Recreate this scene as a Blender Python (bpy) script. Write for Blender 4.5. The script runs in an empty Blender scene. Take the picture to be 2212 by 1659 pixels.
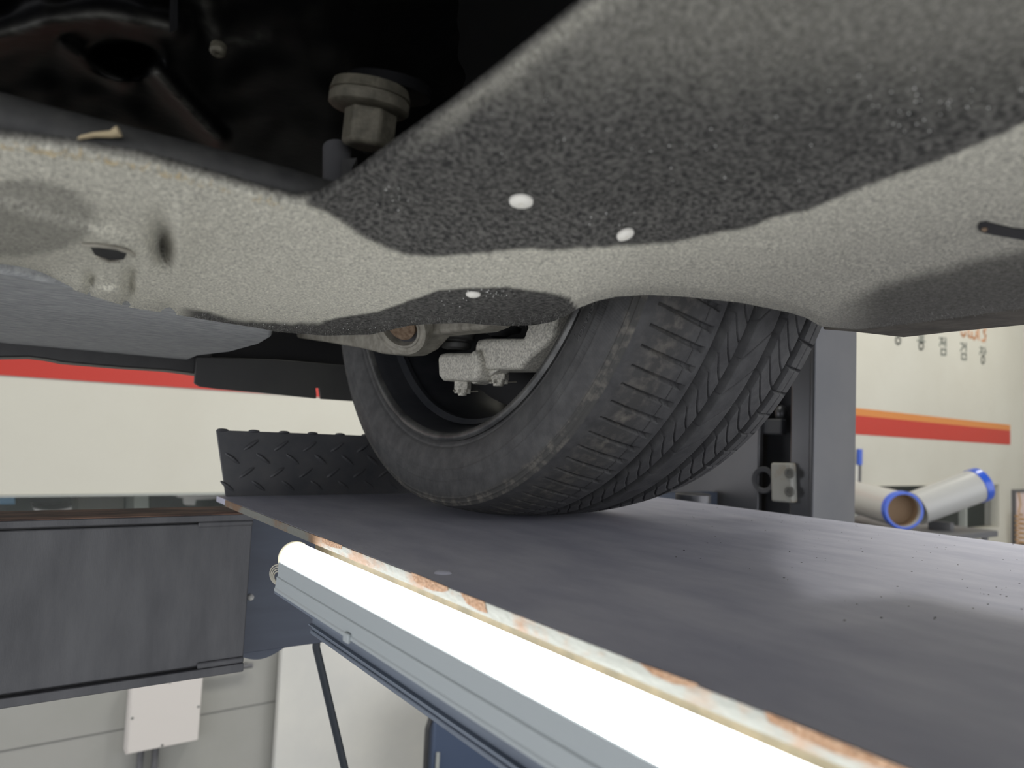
import bpy, math, random
import numpy as np
from mathutils import noise as mnoise, Vector

random.seed(7); np.random.seed(7)
PI = math.pi
col = bpy.context.scene.collection

# ------------------------------------------------------------------ camera
F = 1530.0; CX, CY = 1106.0, 829.5
def nrm(v):
    v = np.array(v, float); return v/np.linalg.norm(v)
_Y = nrm((-4-CX, -(887-CY), -F))
_X = nrm((3380-CX, -(1040-CY), -F))
_Z = nrm(np.cross(_X, _Y)); _X = np.cross(_Y, _Z)
M = np.stack([_X, _Y, _Z])
C = np.array([0., 0., 1.75])                 # the phone, a hand above the lift deck
def ray(px, py): return M @ np.array([(px-CX)/F, -(py-CY)/F, -1.])
def at(px, py, d): return C + ray(px, py)*d
def onz(px, py, z): r = ray(px, py); return C + r*(z-C[2])/r[2]
def onx(px, py, x): r = ray(px, py); return C + r*(x-C[0])/r[0]
def ony(px, py, y): r = ray(px, py); return C + r*(y-C[1])/r[1]

from mathutils import Matrix
cam = bpy.data.cameras.new('camera'); camo = bpy.data.objects.new('camera', cam); col.objects.link(camo)
m4 = Matrix.Identity(4)
for i in range(3):
    for j in range(3): m4[i][j] = M[i][j]
    m4[i][3] = C[i]
camo.matrix_world = m4
cam.sensor_width = 36; cam.lens = 36*F/2212.0
cam.clip_start = 0.01; cam.clip_end = 100
cam.dof.use_dof = True; cam.dof.focus_distance = 0.62; cam.dof.aperture_fstop = 7.5
sc = bpy.context.scene
sc.camera = camo
sc.view_settings.view_transform = 'Standard'; sc.view_settings.look = 'None'
sc.view_settings.gamma = 1; sc.view_settings.use_curve_mapping = False
sc.view_settings.exposure = 0.1

# ------------------------------------------------------------------ light
w = bpy.data.worlds.new('workshop_air'); sc.world = w; w.use_nodes = True
w.node_tree.nodes['Background'].inputs[0].default_value = (0.95, 0.96, 1.0, 1)
w.node_tree.nodes['Background'].inputs[1].default_value = 2.1
def area(name, loc, size, sizey, power, color, target=None):
    l = bpy.data.lights.new(name, 'AREA'); l.shape = 'RECTANGLE'; l.size = size; l.size_y = sizey
    l.energy = power; l.color = color
    o = bpy.data.objects.new(name, l); col.objects.link(o); o.location = loc
    if target is not None:
        o.rotation_euler = (Vector(target)-Vector(loc)).to_track_quat('-Z', 'Y').to_euler()
    return o
WARM = (1.0, 0.975, 0.88)
area('unseen_ceiling_light', (2.2, 1.2, 3.95), 0.4, 0.4, 36, (1, 0.99, 0.97), (0.5, 0.5, 1.6))
for lx, pw in ((0.4, 26), (2.8, 26), (5.2, 24), (7.8, 24)):  # unseen row aimed at the back wall, added to brighten it
    area('unseen_ceiling_light', (lx, 1.5, 3.95), 1.2, 0.3, pw, WARM, (lx, 3.0, 1.3))

# ------------------------------------------------------------------ materials
def mat(name, color, rough=0.6, metal=0.0, var=None, scale=20.0, detail=6, bump=0.0, bscale=200.0,
        stretch=(1, 1, 1), emit=None, estr=0.0, spec=0.5, coat=0.0, lo=0.35, hi=0.65, noise_rough=0.6):
    m = bpy.data.materials.new(name); m.use_nodes = True
    nt = m.node_tree; b = nt.nodes['Principled BSDF']
    b.inputs['Base Color'].default_value = (*color, 1)
    b.inputs['Roughness'].default_value = rough; b.inputs['Metallic'].default_value = metal
    b.inputs['Specular IOR Level'].default_value = spec
    b.inputs['Coat Weight'].default_value = coat
    if emit:
        b.inputs['Emission Color'].default_value = (*emit, 1); b.inputs['Emission Strength'].default_value = estr
    if var is not None or bump:
        tc = nt.nodes.new('ShaderNodeTexCoord'); mp = nt.nodes.new('ShaderNodeMapping')
        mp.inputs['Scale'].default_value = stretch
        nt.links.new(tc.outputs['Object'], mp.inputs['Vector'])
    if var is not None:
        n = nt.nodes.new('ShaderNodeTexNoise'); n.inputs['Scale'].default_value = scale
        n.inputs['Detail'].default_value = detail; n.inputs['Roughness'].default_value = noise_rough
        r = nt.nodes.new('ShaderNodeValToRGB')
        r.color_ramp.elements[0].position = lo; r.color_ramp.elements[1].position = hi
        r.color_ramp.elements[0].color = (*color, 1); r.color_ramp.elements[1].color = (*var, 1)
        nt.links.new(mp.outputs[0], n.inputs['Vector']); nt.links.new(n.outputs['Fac'], r.inputs[0])
        nt.links.new(r.outputs[0], b.inputs['Base Color'])
    if bump:
        n2 = nt.nodes.new('ShaderNodeTexNoise'); n2.inputs['Scale'].default_value = bscale
        n2.inputs['Detail'].default_value = 4
        bp = nt.nodes.new('ShaderNodeBump'); bp.inputs['Strength'].default_value = bump
        bp.inputs['Distance'].default_value = 0.002
        nt.links.new(mp.outputs[0], n2.inputs['Vector']); nt.links.new(n2.outputs['Fac'], bp.inputs['Height'])
        nt.links.new(bp.outputs[0], b.inputs['Normal'])
    return m

def mask_mix(m, attr, color, var=None, scale=60, lo=0.4, hi=0.6, soft=None):
    """mixes a second colour (stain, dust, painted light and shade) over the base through a point attribute"""
    nt = m.node_tree; b = nt.nodes['Principled BSDF']
    a = nt.nodes.new('ShaderNodeAttribute'); a.attribute_name = attr
    mix = nt.nodes.new('ShaderNodeMix'); mix.data_type = 'RGBA'
    src = b.inputs['Base Color'].links[0].from_socket if b.inputs['Base Color'].is_linked else None
    if src: nt.links.new(src, mix.inputs[6])
    else: mix.inputs[6].default_value = b.inputs['Base Color'].default_value
    mix.inputs[7].default_value = (*color, 1)
    if var is not None:
        tc = nt.nodes.new('ShaderNodeTexCoord')
        n = nt.nodes.new('ShaderNodeTexNoise'); n.inputs['Scale'].default_value = scale; n.inputs['Detail'].default_value = 5
        r = nt.nodes.new('ShaderNodeValToRGB'); r.color_ramp.elements[0].position = lo; r.color_ramp.elements[1].position = hi
        r.color_ramp.elements[0].color = (*color, 1); r.color_ramp.elements[1].color = (*var, 1)
        nt.links.new(tc.outputs['Object'], n.inputs['Vector']); nt.links.new(n.outputs['Fac'], r.inputs[0])
        nt.links.new(r.outputs[0], mix.inputs[7])
    nt.links.new(a.outputs['Fac'], mix.inputs[0]); nt.links.new(mix.outputs[2], b.inputs['Base Color'])
    return m

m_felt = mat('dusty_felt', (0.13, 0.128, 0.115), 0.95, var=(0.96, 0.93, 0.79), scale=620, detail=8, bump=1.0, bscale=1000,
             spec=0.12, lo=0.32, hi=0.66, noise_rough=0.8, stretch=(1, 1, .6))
mask_mix(m_felt, 'wet_shade', (0.035, 0.035, 0.034), (0.165, 0.160, 0.148), scale=420, lo=0.34, hi=0.70)  # damp patches, plus the dimple's shade put into the colour
m_felt_smooth = mat('smooth_grey_felt', (0.238, 0.2465, 0.255), 0.9, var=(0.408, 0.4165, 0.4165), scale=160, detail=5, bump=0.5,
                    bscale=500, stretch=(0.5, 2.5, 1), spec=0.2)
m_black_plastic = mat('black_plastic', (0.0156, 0.0156, 0.0169), 0.42, var=(0.026, 0.026, 0.026), scale=30, bump=0.15, bscale=60)
m_black_matte = mat('black_matte', (0.054, 0.054, 0.057), 0.75)
m_void = mat('dark_body_sealer', (0.006, 0.006, 0.007), 0.6)
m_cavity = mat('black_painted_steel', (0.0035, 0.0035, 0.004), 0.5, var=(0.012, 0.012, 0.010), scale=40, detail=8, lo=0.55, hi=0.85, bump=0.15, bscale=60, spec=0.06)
mask_mix(m_cavity, 'crest_light', (0.05, 0.049, 0.045), (0.12, 0.118, 0.105), scale=90, lo=0.4, hi=0.7)  # ridge crests paler: their highlights are put into the colour
m_rubber_bar = mat('dusty_black_rubber', (0.0216, 0.0216, 0.0228), 0.62, var=(0.072, 0.072, 0.066), scale=25, detail=6)
m_deflector = mat('charcoal_plastic', (0.04862, 0.04862, 0.04862), 0.6, var=(0.0663, 0.0663, 0.06188), scale=6)
m_tyre = mat('tyre_rubber', (0.05063, 0.05063, 0.05231), 0.72, var=(0.08438, 0.08438, 0.08438), scale=60, detail=6, bump=0.12, bscale=700, spec=0.4)
mask_mix(m_tyre, 'dust', (0.058, 0.057, 0.054), (0.19, 0.175, 0.15), scale=110, lo=0.48, hi=0.80)
m_tyre_print = mat('raised_rubber', (0.11, 0.11, 0.11), 0.6)
m_rim = mat('wheel_paint', (0.0352, 0.0384, 0.0448), 0.42, metal=0.35, var=(0.056, 0.0576, 0.064), scale=30)
m_rim_edge = mat('scuffed_rim_edge', (0.055, 0.056, 0.058), 0.4, metal=0.55, var=(0.21, 0.21, 0.20), scale=22, bump=0.2, bscale=300, lo=0.38, hi=0.80)
m_cast = mat('cast_aluminium', (0.2535, 0.2438, 0.2145), 0.7, metal=0.2, var=(0.663, 0.6435, 0.5655), scale=420, detail=8, bump=0.35, bscale=900, lo=0.3, hi=0.62)
m_arm = mat('dusty_alloy_arm', (0.208, 0.195, 0.1625), 0.7, metal=0.15, var=(0.351, 0.3315, 0.2795), scale=90, bump=0.3, bscale=300)
m_brown = mat('rusty_bolt_face', (0.16, 0.10, 0.06), 0.7, metal=0.3, var=(0.30, 0.22, 0.15), scale=200, bump=0.4)
m_boltm = mat('dirty_zinc', (0.065, 0.06, 0.043), 0.65, metal=0.3, var=(0.115, 0.105, 0.078), scale=150, bump=0.3, bscale=400)
m_deck = mat('lift_deck_paint', (0.46, 0.465, 0.56), 0.6, var=(0.60, 0.60, 0.68), scale=14, detail=10, stretch=(2.2, 0.9, 1),
             bump=0.12, bscale=160, spec=0.45, lo=0.35, hi=0.7)
m_diamond = mat('black_tread_plate', (0.05236, 0.05474, 0.06188), 0.42, var=(0.0833, 0.0833, 0.08568), scale=25, spec=0.5)
m_rust_edge = mat('rust_streaked_cream_paint', (0.1764, 0.1806, 0.1596), 0.65, var=(0.1848, 0.1134, 0.0672), scale=30, detail=8,
                  stretch=(1, 0.6, 1), bump=0.4, bscale=250, lo=0.50, hi=0.60)
m_rust_flake = mat('bare_rust', (0.153, 0.0765, 0.036), 0.9, var=(0.225, 0.144, 0.09), scale=300, bump=0.8, bscale=500)
m_web = mat('lift_side_paint', (0.165, 0.195, 0.24), 0.5, var=(0.12, 0.1425, 0.18), scale=14, stretch=(1, 0.4, 3))
m_shelf = mat('yellowed_steel_lip', (0.156, 0.132, 0.078), 0.6, var=(0.252, 0.204, 0.12), scale=60)
m_beam = mat('crossbeam_paint', (0.06375, 0.0646, 0.0697), 0.6, var=(0.09775, 0.0986, 0.1037), scale=12, detail=9, stretch=(2.5, 1, 0.6), bump=0.2, bscale=300)
m_beam_dark = mat('crossbeam_shadow_paint', (0.045, 0.055, 0.075), 0.6, var=(0.06, 0.07, 0.09), scale=10)
m_rust_top = mat('rusted_beam_top', (0.035, 0.02, 0.017), 0.85, var=(0.26, 0.15, 0.10), scale=40, detail=8, stretch=(0.3, 1, 1), lo=0.42, hi=0.75)
m_post = mat('grey_post_steel', (0.0768, 0.0792, 0.0864), 0.33, metal=0.55, var=(0.096, 0.096, 0.1008), scale=5, bump=0.04, bscale=20)
m_post_in = mat('post_channel_dark', (0.04, 0.042, 0.048), 0.6)
m_block = mat('stained_white_nylon', (0.32, 0.32, 0.296), 0.55, var=(0.272, 0.2, 0.112), scale=22, lo=0.52, hi=0.72)
m_housing = mat('lamp_housing_white', (0.399, 0.437, 0.4465), 0.45, spec=0.4)
m_tube = mat('lit_diffuser', (0.9, 0.9, 0.9), 0.4, emit=(0.97, 0.99, 1.0), estr=6.0)
m_cap = mat('cream_end_cap', (0.75, 0.72, 0.55), 0.5, emit=(1.0, 0.93, 0.68), estr=0.35)
m_wall = mat('cream_wall_panel', (0.4997, 0.4836, 0.4191), 0.7, var=(0.532, 0.5199, 0.4554), scale=1.5)
m_wall_low = mat('grey_wall_panel', (0.2856, 0.2856, 0.2584), 0.55, var=(0.3128, 0.3094, 0.2856), scale=3)
m_red = mat('red_stripe_paint', (0.45, 0.03375, 0.0225), 0.5)
m_orange = mat('orange_stripe_paint', (0.578, 0.2176, 0.0544), 0.5)
m_ink = mat('grey_green_lettering', (0.154, 0.168, 0.147), 0.6)
m_orange_ink = mat('orange_lettering', (0.525, 0.252, 0.126), 0.6)
m_white = mat('white_panel', (0.594, 0.585, 0.54), 0.55, var=(0.54, 0.5355, 0.504), scale=4)
m_white_box = mat('white_box_plastic', (0.5973, 0.5622, 0.527), 0.5)
m_screw = mat('grey_screw', (0.14, 0.14, 0.13), 0.5)
m_conduit = mat('grey_conduit', (0.10, 0.10, 0.105), 0.6)
m_pipe = mat('white_film_roll', (0.385, 0.385, 0.371), 0.35)
m_blue = mat('blue_tape', (0.016, 0.08, 0.496), 0.3, coat=0.3)
m_card = mat('brown_cardboard_core', (0.24, 0.16, 0.096), 0.8)
m_floor = mat('grey_floor', (0.30, 0.30, 0.29), 0.4, var=(0.24, 0.24, 0.235), scale=2)
m_ceil = mat('grey_ceiling', (0.35, 0.35, 0.34), 0.9)
m_glass = bpy.data.materials.new('window_glass'); m_glass.use_nodes = True
_b = m_glass.node_tree.nodes['Principled BSDF']; _b.inputs['Base Color'].default_value = (0.3, 0.33, 0.31, 1)
_b.inputs['Roughness'].default_value = 0.03; _b.inputs['Alpha'].default_value = 0.06
m_room = mat('dim_office', (0.072, 0.08, 0.072), 0.8, var=(0.128, 0.136, 0.12), scale=2.5)
m_bluecloth = mat('dark_blue_vinyl', (0.042, 0.063, 0.112), 0.5)
m_clip = mat('white_push_pin', (0.72, 0.70, 0.64), 0.5)
m_water = mat('water_droplet', (0.55, 0.55, 0.52), 0.05, spec=1.0)
m_sill = mat('muddy_underseal', (0.07, 0.063, 0.049), 0.85, var=(0.133, 0.119, 0.0945), scale=45, detail=8, stretch=(1, 1, 3), bump=0.5, bscale=250)
m_straw = mat('pale_lint', (0.55, 0.45, 0.28), 0.8)
m_copper = mat('orange_hose', (0.45, 0.26, 0.10), 0.5)
m_lightgrey = mat('light_grey_paint', (0.315, 0.329, 0.308), 0.6)
m_bsign = mat('blue_sign', (0.12, 0.25, 0.36), 0.5)

# ------------------------------------------------------------------ mesh helpers
class MB:
    def __init__(s): s.v = []; s.f = []
    def add(s, v, f):
        n = len(s.v); s.v += [tuple(map(float, p)) for p in v]; s.f += [tuple(i+n for i in q) for q in f]; return s
    def box(s, a, b):
        x0, y0, z0 = a; x1, y1, z1 = b
        return s.add([(x0,y0,z0),(x1,y0,z0),(x1,y1,z0),(x0,y1,z0),(x0,y0,z1),(x1,y0,z1),(x1,y1,z1),(x0,y1,z1)],
                     [(0,3,2,1),(4,5,6,7),(0,1,5,4),(1,2,6,5),(2,3,7,6),(3,0,4,7)])
    def prism(s, pts, off):
        """closed outline (3-D points) swept by the vector off"""
        n = len(pts); off = np.array(off, float); pts = [np.array(p, float) for p in pts]
        v = pts+[p+off for p in pts]
        return s.add(v, [tuple(range(n))[::-1], tuple(range(n, 2*n))]+[(i, (i+1) % n, n+(i+1) % n, n+i) for i in range(n)])
    def tube(s, pts, r, seg=16, caps=True):
        pts = [np.array(p, float) for p in pts]; n = len(pts)
        rr = r if hasattr(r, '__len__') else [r]*n
        up = None; v = []
        for i, p in enumerate(pts):
            t = nrm(pts[min(i+1, n-1)]-pts[max(i-1, 0)])
            if up is None:
                up = np.array([0, 0, 1.]) if abs(t[2]) < .9 else np.array([1., 0, 0])
            a = nrm(np.cross(t, up)); up = np.cross(a, t)
            for k in range(seg):
                th = 2*PI*k/seg; v.append(p+rr[i]*(math.cos(th)*a+math.sin(th)*up))
        f = [(i*seg+k, i*seg+(k+1) % seg, (i+1)*seg+(k+1) % seg, (i+1)*seg+k) for i in range(n-1) for k in range(seg)]
        if caps: f += [tuple(range(seg))[::-1], tuple(range((n-1)*seg, n*seg))]
        return s.add(v, f)
    def lathe(s, c, ax, prof, seg=48, caps=False, a0=0, a1=2*PI):
        """prof: list of (offset along ax, radius)"""
        ax = nrm(ax); u = nrm(np.cross(ax, [0, 0, 1.] if abs(ax[2]) < .9 else [1., 0, 0])); w_ = np.cross(ax, u); c = np.array(c, float)
        full = abs(a1-a0-2*PI) < 1e-6; ns = seg if full else seg+1
        v = [c+ax*o+r*(math.cos(a0+(a1-a0)*k/seg)*u+math.sin(a0+(a1-a0)*k/seg)*w_) for o, r in prof for k in range(ns)]
        f = []
        for i in range(len(prof)-1):
            for k in range(seg):
                k2 = (k+1) % ns if full else k+1
                f.append((i*ns+k, i*ns+k2, (i+1)*ns+k2, (i+1)*ns+k))
        if caps: f += [tuple(range(ns))[::-1], tuple(range((len(prof)-1)*ns, len(prof)*ns))]
        return s.add(v, f)
    def ball(s, c, r, seg=12, sq=(1, 1, 1)):
        c = np.array(c, float)
        prof = [(math.cos(PI*i/seg), math.sin(PI*i/seg)) for i in range(seg+1)]
        v = [c+np.array([sq[0]*r*b*math.cos(2*PI*k/seg), sq[1]*r*b*math.sin(2*PI*k/seg), sq[2]*r*a]) for a, b in prof for k in range(seg)]
        return s.add(v, [(i*seg+k, (i+1)*seg+k, (i+1)*seg+(k+1) % seg, i*seg+(k+1) % seg) for i in range(seg) for k in range(seg)])
    def build(s, name, m, parent=None, smooth=False, bevel=0.0, bseg=2, weld=False):
        me = bpy.data.meshes.new(name); me.from_pydata(s.v, [], s.f)
        me.validate(); me.materials.append(m)
        o = bpy.data.objects.new(name, me); col.objects.link(o)
        if parent is not None: o.parent = parent
        if bevel:
            b = o.modifiers.new('bevel', 'BEVEL'); b.width = bevel; b.segments = bseg; b.limit_method = 'ANGLE'; b.angle_limit = math.radians(35)
        if smooth or bevel:
            me.polygons.foreach_set('use_smooth', [True]*len(me.polygons))
            try:
                me.set_sharp_from_angle(angle=math.radians(40))
            except Exception: pass
        return o
def grid_obj(name, P, m, parent=None, flip=False, attrs=None, smooth=True, closed=False):
    """P: (nu, nv, 3) array of points -> a smooth surface"""
    nu, nv = P.shape[:2]
    idx = np.arange(nu*nv).reshape(nu, nv)
    if closed: ia = idx; ib = np.roll(idx, -1, axis=0)
    else: ia = idx[:-1]; ib = idx[1:]
    q = np.stack([ia[:, :-1], ib[:, :-1], ib[:, 1:], ia[:, 1:]], -1).reshape(-1, 4)
    if flip: q = q[:, ::-1]
    me = bpy.data.meshes.new(name); nf = len(q)
    me.vertices.add(nu*nv); me.vertices.foreach_set('co', P.reshape(-1).astype(np.float32))
    me.loops.add(nf*4); me.loops.foreach_set('vertex_index', q.reshape(-1).astype(np.int32))
    me.polygons.add(nf); me.polygons.foreach_set('loop_start', np.arange(0, nf*4, 4, dtype=np.int32))
    me.polygons.foreach_set('loop_total', np.full(nf, 4, dtype=np.int32))
    me.polygons.foreach_set('use_smooth', np.ones(nf, dtype=bool))
    for k, a in (attrs or {}).items():
        at_ = me.attributes.new(k, 'FLOAT', 'POINT'); at_.data.foreach_set('value', a.reshape(-1).astype(np.float32))
    me.update(calc_edges=True); me.validate(); me.materials.append(m)
    o = bpy.data.objects.new(name, me); col.objects.link(o)
    if parent is not None: o.parent = parent
    return o
def tag(o, label=None, cat=None, group=None, kind=None):
    if label: o['label'] = label
    if cat: o['category'] = cat
    if group: o['group'] = group
    if kind: o['kind'] = kind
    return o
def thing(name, label, cat, loc=(0, 0, 0), group=None):
    o = bpy.data.objects.new(name, None); col.objects.link(o); o.empty_display_size = .05
    o.location = loc
    return tag(o, label, cat, group)
class Local:
    """keeps world coordinates for the parts of a thing whose Empty stands at its base"""
    def __init__(s, e): s.e = e
def settle(e):
    """after the parts were built in world coordinates, hang them on the Empty at its base"""
    inv = Matrix.Translation(-Vector(e.location))
    for c in e.children: c.matrix_parent_inverse = inv
interp = np.interp
def sstep(x): x = np.clip(x, 0, 1); return x*x*(3-2*x)

# ================================================================== THE SETTING
WY = 3.0
wall = MB().box((-1.6, WY, 1.463), (9.6, WY+.12, 4.0)).build('wall_back', m_wall); tag(wall, kind='structure')
_wl = MB().box((-1.6, WY, 0), (9.6, WY+.12, 1.02))
_wl.box((.80, WY, 1.02), (5.87, WY+.12, 1.463)); _wl.box((8.39, WY, 1.02), (9.6, WY+.12, 1.463))
wl = _wl.build('wall_back_lower', m_wall_low); tag(wl, kind='structure')
for a, b, za, zb in ((2.6, 5.87, 0, 1.463), (5.87, 8.39, 0, 1.02), (8.39, 9.6, 0, 1.463)):
    MB().box((a, WY-.006, za), (b, WY-.0005, zb)).build('cream_facing', m_wall, wl)
MB().box((-1.6, WY-.004, 1.872), (8.71, WY, 2.024)).build('red_stripe', m_red, wall)
MB().box((-1.6, WY-.004, 2.024), (8.71, WY, 2.083)).build('orange_stripe', m_orange, wall)
# seams of the lower cladding
for z in (.598, .30):
    MB().box((-1.6, WY-.0015, z-.0025), (1.03, WY, z+.0025)).build('panel_seam', m_screw, wl)
fl = MB().box((-4, -4, -.1), (9.6, WY+2.2, 0)).build('floor', m_floor); tag(fl, kind='structure')
ce = MB().box((-4, -4, 4.1), (9.6, WY+.12, 4.2)).build('ceiling', m_ceil); tag(ce, kind='structure')
wr = MB().box((9.6, -4, 0), (9.72, WY+2.2, 4.1)).build('wall_right', m_wall); tag(wr, kind='structure')
# windows in the back wall: the office behind is dim
for wn, (a, b) in enumerate(((-1.6, .80), (5.87, 8.39))):
    fr = MB()
    t = .008
    fr.box((a, WY-.012, 1.463-t), (b, WY+.06, 1.463)); fr.box((a, WY-.012, 1.02), (b, WY+.06, 1.02+t))
    fr.box((b-t, WY-.012, 1.02), (b, WY+.06, 1.463)); fr.box((a, WY-.012, 1.02), (a+t, WY+.06, 1.463))
    f = fr.build('window_%d' % (wn+1), m_lightgrey if wn == 0 else m_wall); tag(f, kind='structure')
    mid = (a+b)/2 if wn == 0 else 7.62
    MB().box((mid-.018, WY-.01, 1.05), (mid+.018, WY+.05, 1.455)).build('mullion', m_lightgrey, f)
    MB().box((a+t, WY+.02, 1.05), (mid-.018, WY+.026, 1.456)).build('pane', m_glass, f)
    MB().box((mid+.018, WY+.02, 1.05), (b-t, WY+.026, 1.456)).build('pane', m_glass, f)
    rm = MB()
    rm.box((a-.3, WY+1.6, 0.2), (b+.3, WY+1.65, 2.6)); rm.box((a-.35, WY+.12, .2), (a-.3, WY+1.6, 2.6)); rm.box((b+.3, WY+.12, .2), (b+.35, WY+1.6, 2.6))
    rm.box((a-.3, WY+.12, 2.6), (b+.3, WY+1.6, 2.65))
    r = rm.build('wall_office', m_room); tag(r, kind='structure')

# letters on the wall: strokes at their places
def wpt(px, py): p = ony(px, py, WY); return p[0], p[2]
def stroke(mb, pts, wd):
    for (x0, z0), (x1, z1) in zip(pts[:-1], pts[1:]):
        dx, dz = x1-x0, z1-z0; L = math.hypot(dx, dz) or 1e-6; nx, nz = -dz/L*wd/2, dx/L*wd/2
        ex, ez = dx/L*wd*.3, dz/L*wd*.3
        q = [(x0+nx-ex, z0+nz-ez), (x0-nx-ex, z0-nz-ez), (x1-nx+ex, z1-nz+ez), (x1+nx+ex, z1+nz+ez)]
        mb.prism([(a, WY-.004, b) for a, b in q], (0, .004, 0))
def cpt(u, v): return wpt(1920+u/9.217, 690+v/9.217)
def ell(cx, cy, rx, ry, n=18): return [cpt(cx+rx*math.cos(2*PI*k/n), cy+ry*math.sin(2*PI*k/n)) for k in range(n+1)]
glyphs = [
    [ell(180, 420, 46, 72)],
    [[cpt(600, 320), cpt(695, 330)], [cpt(610, 375), cpt(690, 382)], [cpt(568, 420), cpt(712, 442)], [cpt(640, 440), cpt(640, 458)], ell(640, 530, 42, 72)],
    [[cpt(1010, 372), cpt(1085, 378)], [cpt(1065, 378), cpt(1010, 515)], [cpt(1045, 435), cpt(1088, 510)], [cpt(1130, 372), cpt(1130, 550)],
     [cpt(1088, 455), cpt(1130, 460)], [cpt(1042, 592), cpt(1130, 600), cpt(1130, 706), cpt(1042, 698), cpt(1042, 592)]],
    [[cpt(1430, 475), cpt(1487, 482), cpt(1470, 560), cpt(1428, 620)], [cpt(1535, 470), cpt(1535, 640)], [cpt(1490, 540), cpt(1535, 546)],
     [cpt(1450, 680), cpt(1535, 690), cpt(1535, 800), cpt(1450, 790), cpt(1450, 680)]],
    [[cpt(1812, 560), cpt(1872, 568)], [cpt(1860, 568), cpt(1806, 686)], [cpt(1842, 620), cpt(1876, 690)], [cpt(1910, 565), cpt(1910, 702)],
     [cpt(1910, 640), cpt(1935, 645)], ell(1870, 802, 32, 76)],
]
for g in glyphs:
    mb = MB()
    for s in g: stroke(mb, s, .017)
    mb.build('letter', m_ink, wall)
og = [[[cpt(1440, 250), cpt(1450, 305), cpt(1485, 335), cpt(1520, 300), cpt(1515, 245)]],
      [[cpt(1580, 200), cpt(1585, 330), cpt(1625, 360)]],
      [[cpt(1650, 250), cpt(1655, 350), cpt(1700, 390), cpt(1740, 340), cpt(1740, 240)]],
      [[cpt(1780, 180), cpt(1785, 400)]],
      [[cpt(1925, 200), cpt(1880, 240), cpt(1925, 330), cpt(1905, 425), cpt(1850, 420)]]]
for g in og:
    mb = MB()
    for s in g: stroke(mb, s, .026)
    mb.build('letter', m_orange_ink, wall)

# ================================================================== THE CAR
H = 0.0911
DZ = C[2]-H                      # top of the lift deck
TX, TY, TR = .390, .663, .334    # rim plane, wheel centre, tyre radius
TZ = DZ+TR
car = thing('car', 'grey-felted underside and front wheel of a raised car standing on the lift deck', 'car', (TX+.115, TY, DZ))

# ---- felt undercover -----------------------------------------------------
LX = [-900, -260, 0, 100, 200, 280, 400, 470, 560, 600, 700, 800, 830, 880, 920, 1000, 1090, 1150, 1190, 1220, 1250, 1290, 1330, 1400, 1480, 1600, 1700, 1740, 1775, 1850, 1900, 2050, 2212, 2480, 3200]
LY = [440, 545, 583, 607, 640, 664, 683, 695, 709, 717, 725, 723, 716, 704, 700, 698, 704, 703, 696, 684, 665, 650, 641, 637, 641, 654, 674, 686, 706, 712, 707, 688, 666, 628, 540]
LZX = [-260, 0, 470, 830, 1090, 1250, 1400, 1770, 2212, 2480]
LZ = [.078, .078, .078, .080, .082, .085, .095, .094, .099, .10]
UX = [-900, -260, 0, 150, 300, 450, 560, 640, 690, 760, 850, 980, 1100, 1200, 1300, 1450, 1600, 1800, 2480, 3200]
UY = [190, 282, 312, 330, 355, 395, 426, 446, 436, 395, 330, 240, 150, 72, -4, -110, -260, -420, -520, -600]
UZX = [-260, 0, 640, 980, 1300, 1600, 2480]
UZ = [.105, .103, .10, .122, .14, .15, .15]
BX = [-260, 600, 660, 700, 780, 840, 900, 940, 1130, 1300, 1400, 1500, 1600, 1750, 1900, 2050, 2212, 2480]
BYY = [300, 440, 448, 462, 515, 545, 558, 562, 546, 541, 535, 521, 500, 455, 400, 345, 275, 150]
NU, NV = 640, 230
xs = np.linspace(-880, 3180, NU)
lipy = interp(xs, LX, LY); upy = interp(xs, UX, UY)
k_ = np.ones(5)/5
P = np.zeros((NU, NV+4, 3)); WET = np.zeros((NU, NV+4))
def felt_z(x, y):
    ly = interp(x, LX, LY); uy = interp(x, UX, UY)
    s = np.clip((ly-y)/np.maximum(ly-uy, 1), 0, 1)
    z = interp(x, LZX, LZ)+(interp(x, UZX, UZ)-interp(x, LZX, LZ))*s**1.1
    # recessed pocket above the crease
    b = interp(x, BX, BYY)
    z = z+.0045*sstep((b-y)/110.)*sstep((x-640)/150.)
    # rounded lip: the sheet turns up towards its edge
    z = z+.004*sstep((22-(ly-y))/22.)
    # dimple, gathers and the seam ridge at the left
    z = z+.010*np.exp(-(((x-352-(y-530)*.15)/26.)**2+((y-528)/44.)**2))
    z = z-.004*np.exp(-(((x-385)/22.)**2+((y-520)/60.)**2))
    for cx_, w_, y0, y1, a in ((197, 12, 575, 640, .003), (278, 15, 565, 655, .0045), (372, 16, 640, 690, .003), (235, 60, 610, 720, -.003)):
        z = z+a*np.exp(-((x-cx_+(y-610)*.12)/w_)**2)*sstep((y-y0)/25.)*sstep((y1+20-y)/20.)
    z = z-.003*np.exp(-((y-(470+.28*(x-60)))/26.)**2)*sstep((330-x)/120.)
    # left: darker curved bay
    z = z+.012*np.exp(-(((x-20)/130.)**2+((y-590)/34.)**2))
    # the fold under the right hand edge
    b2 = interp(x, [1500, 1880, 2212, 2480], [640, 580, 515, 470])
    z = z-.004*sstep((y-b2)/90.)*sstep((x-1600)/250.)
    return z
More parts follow.
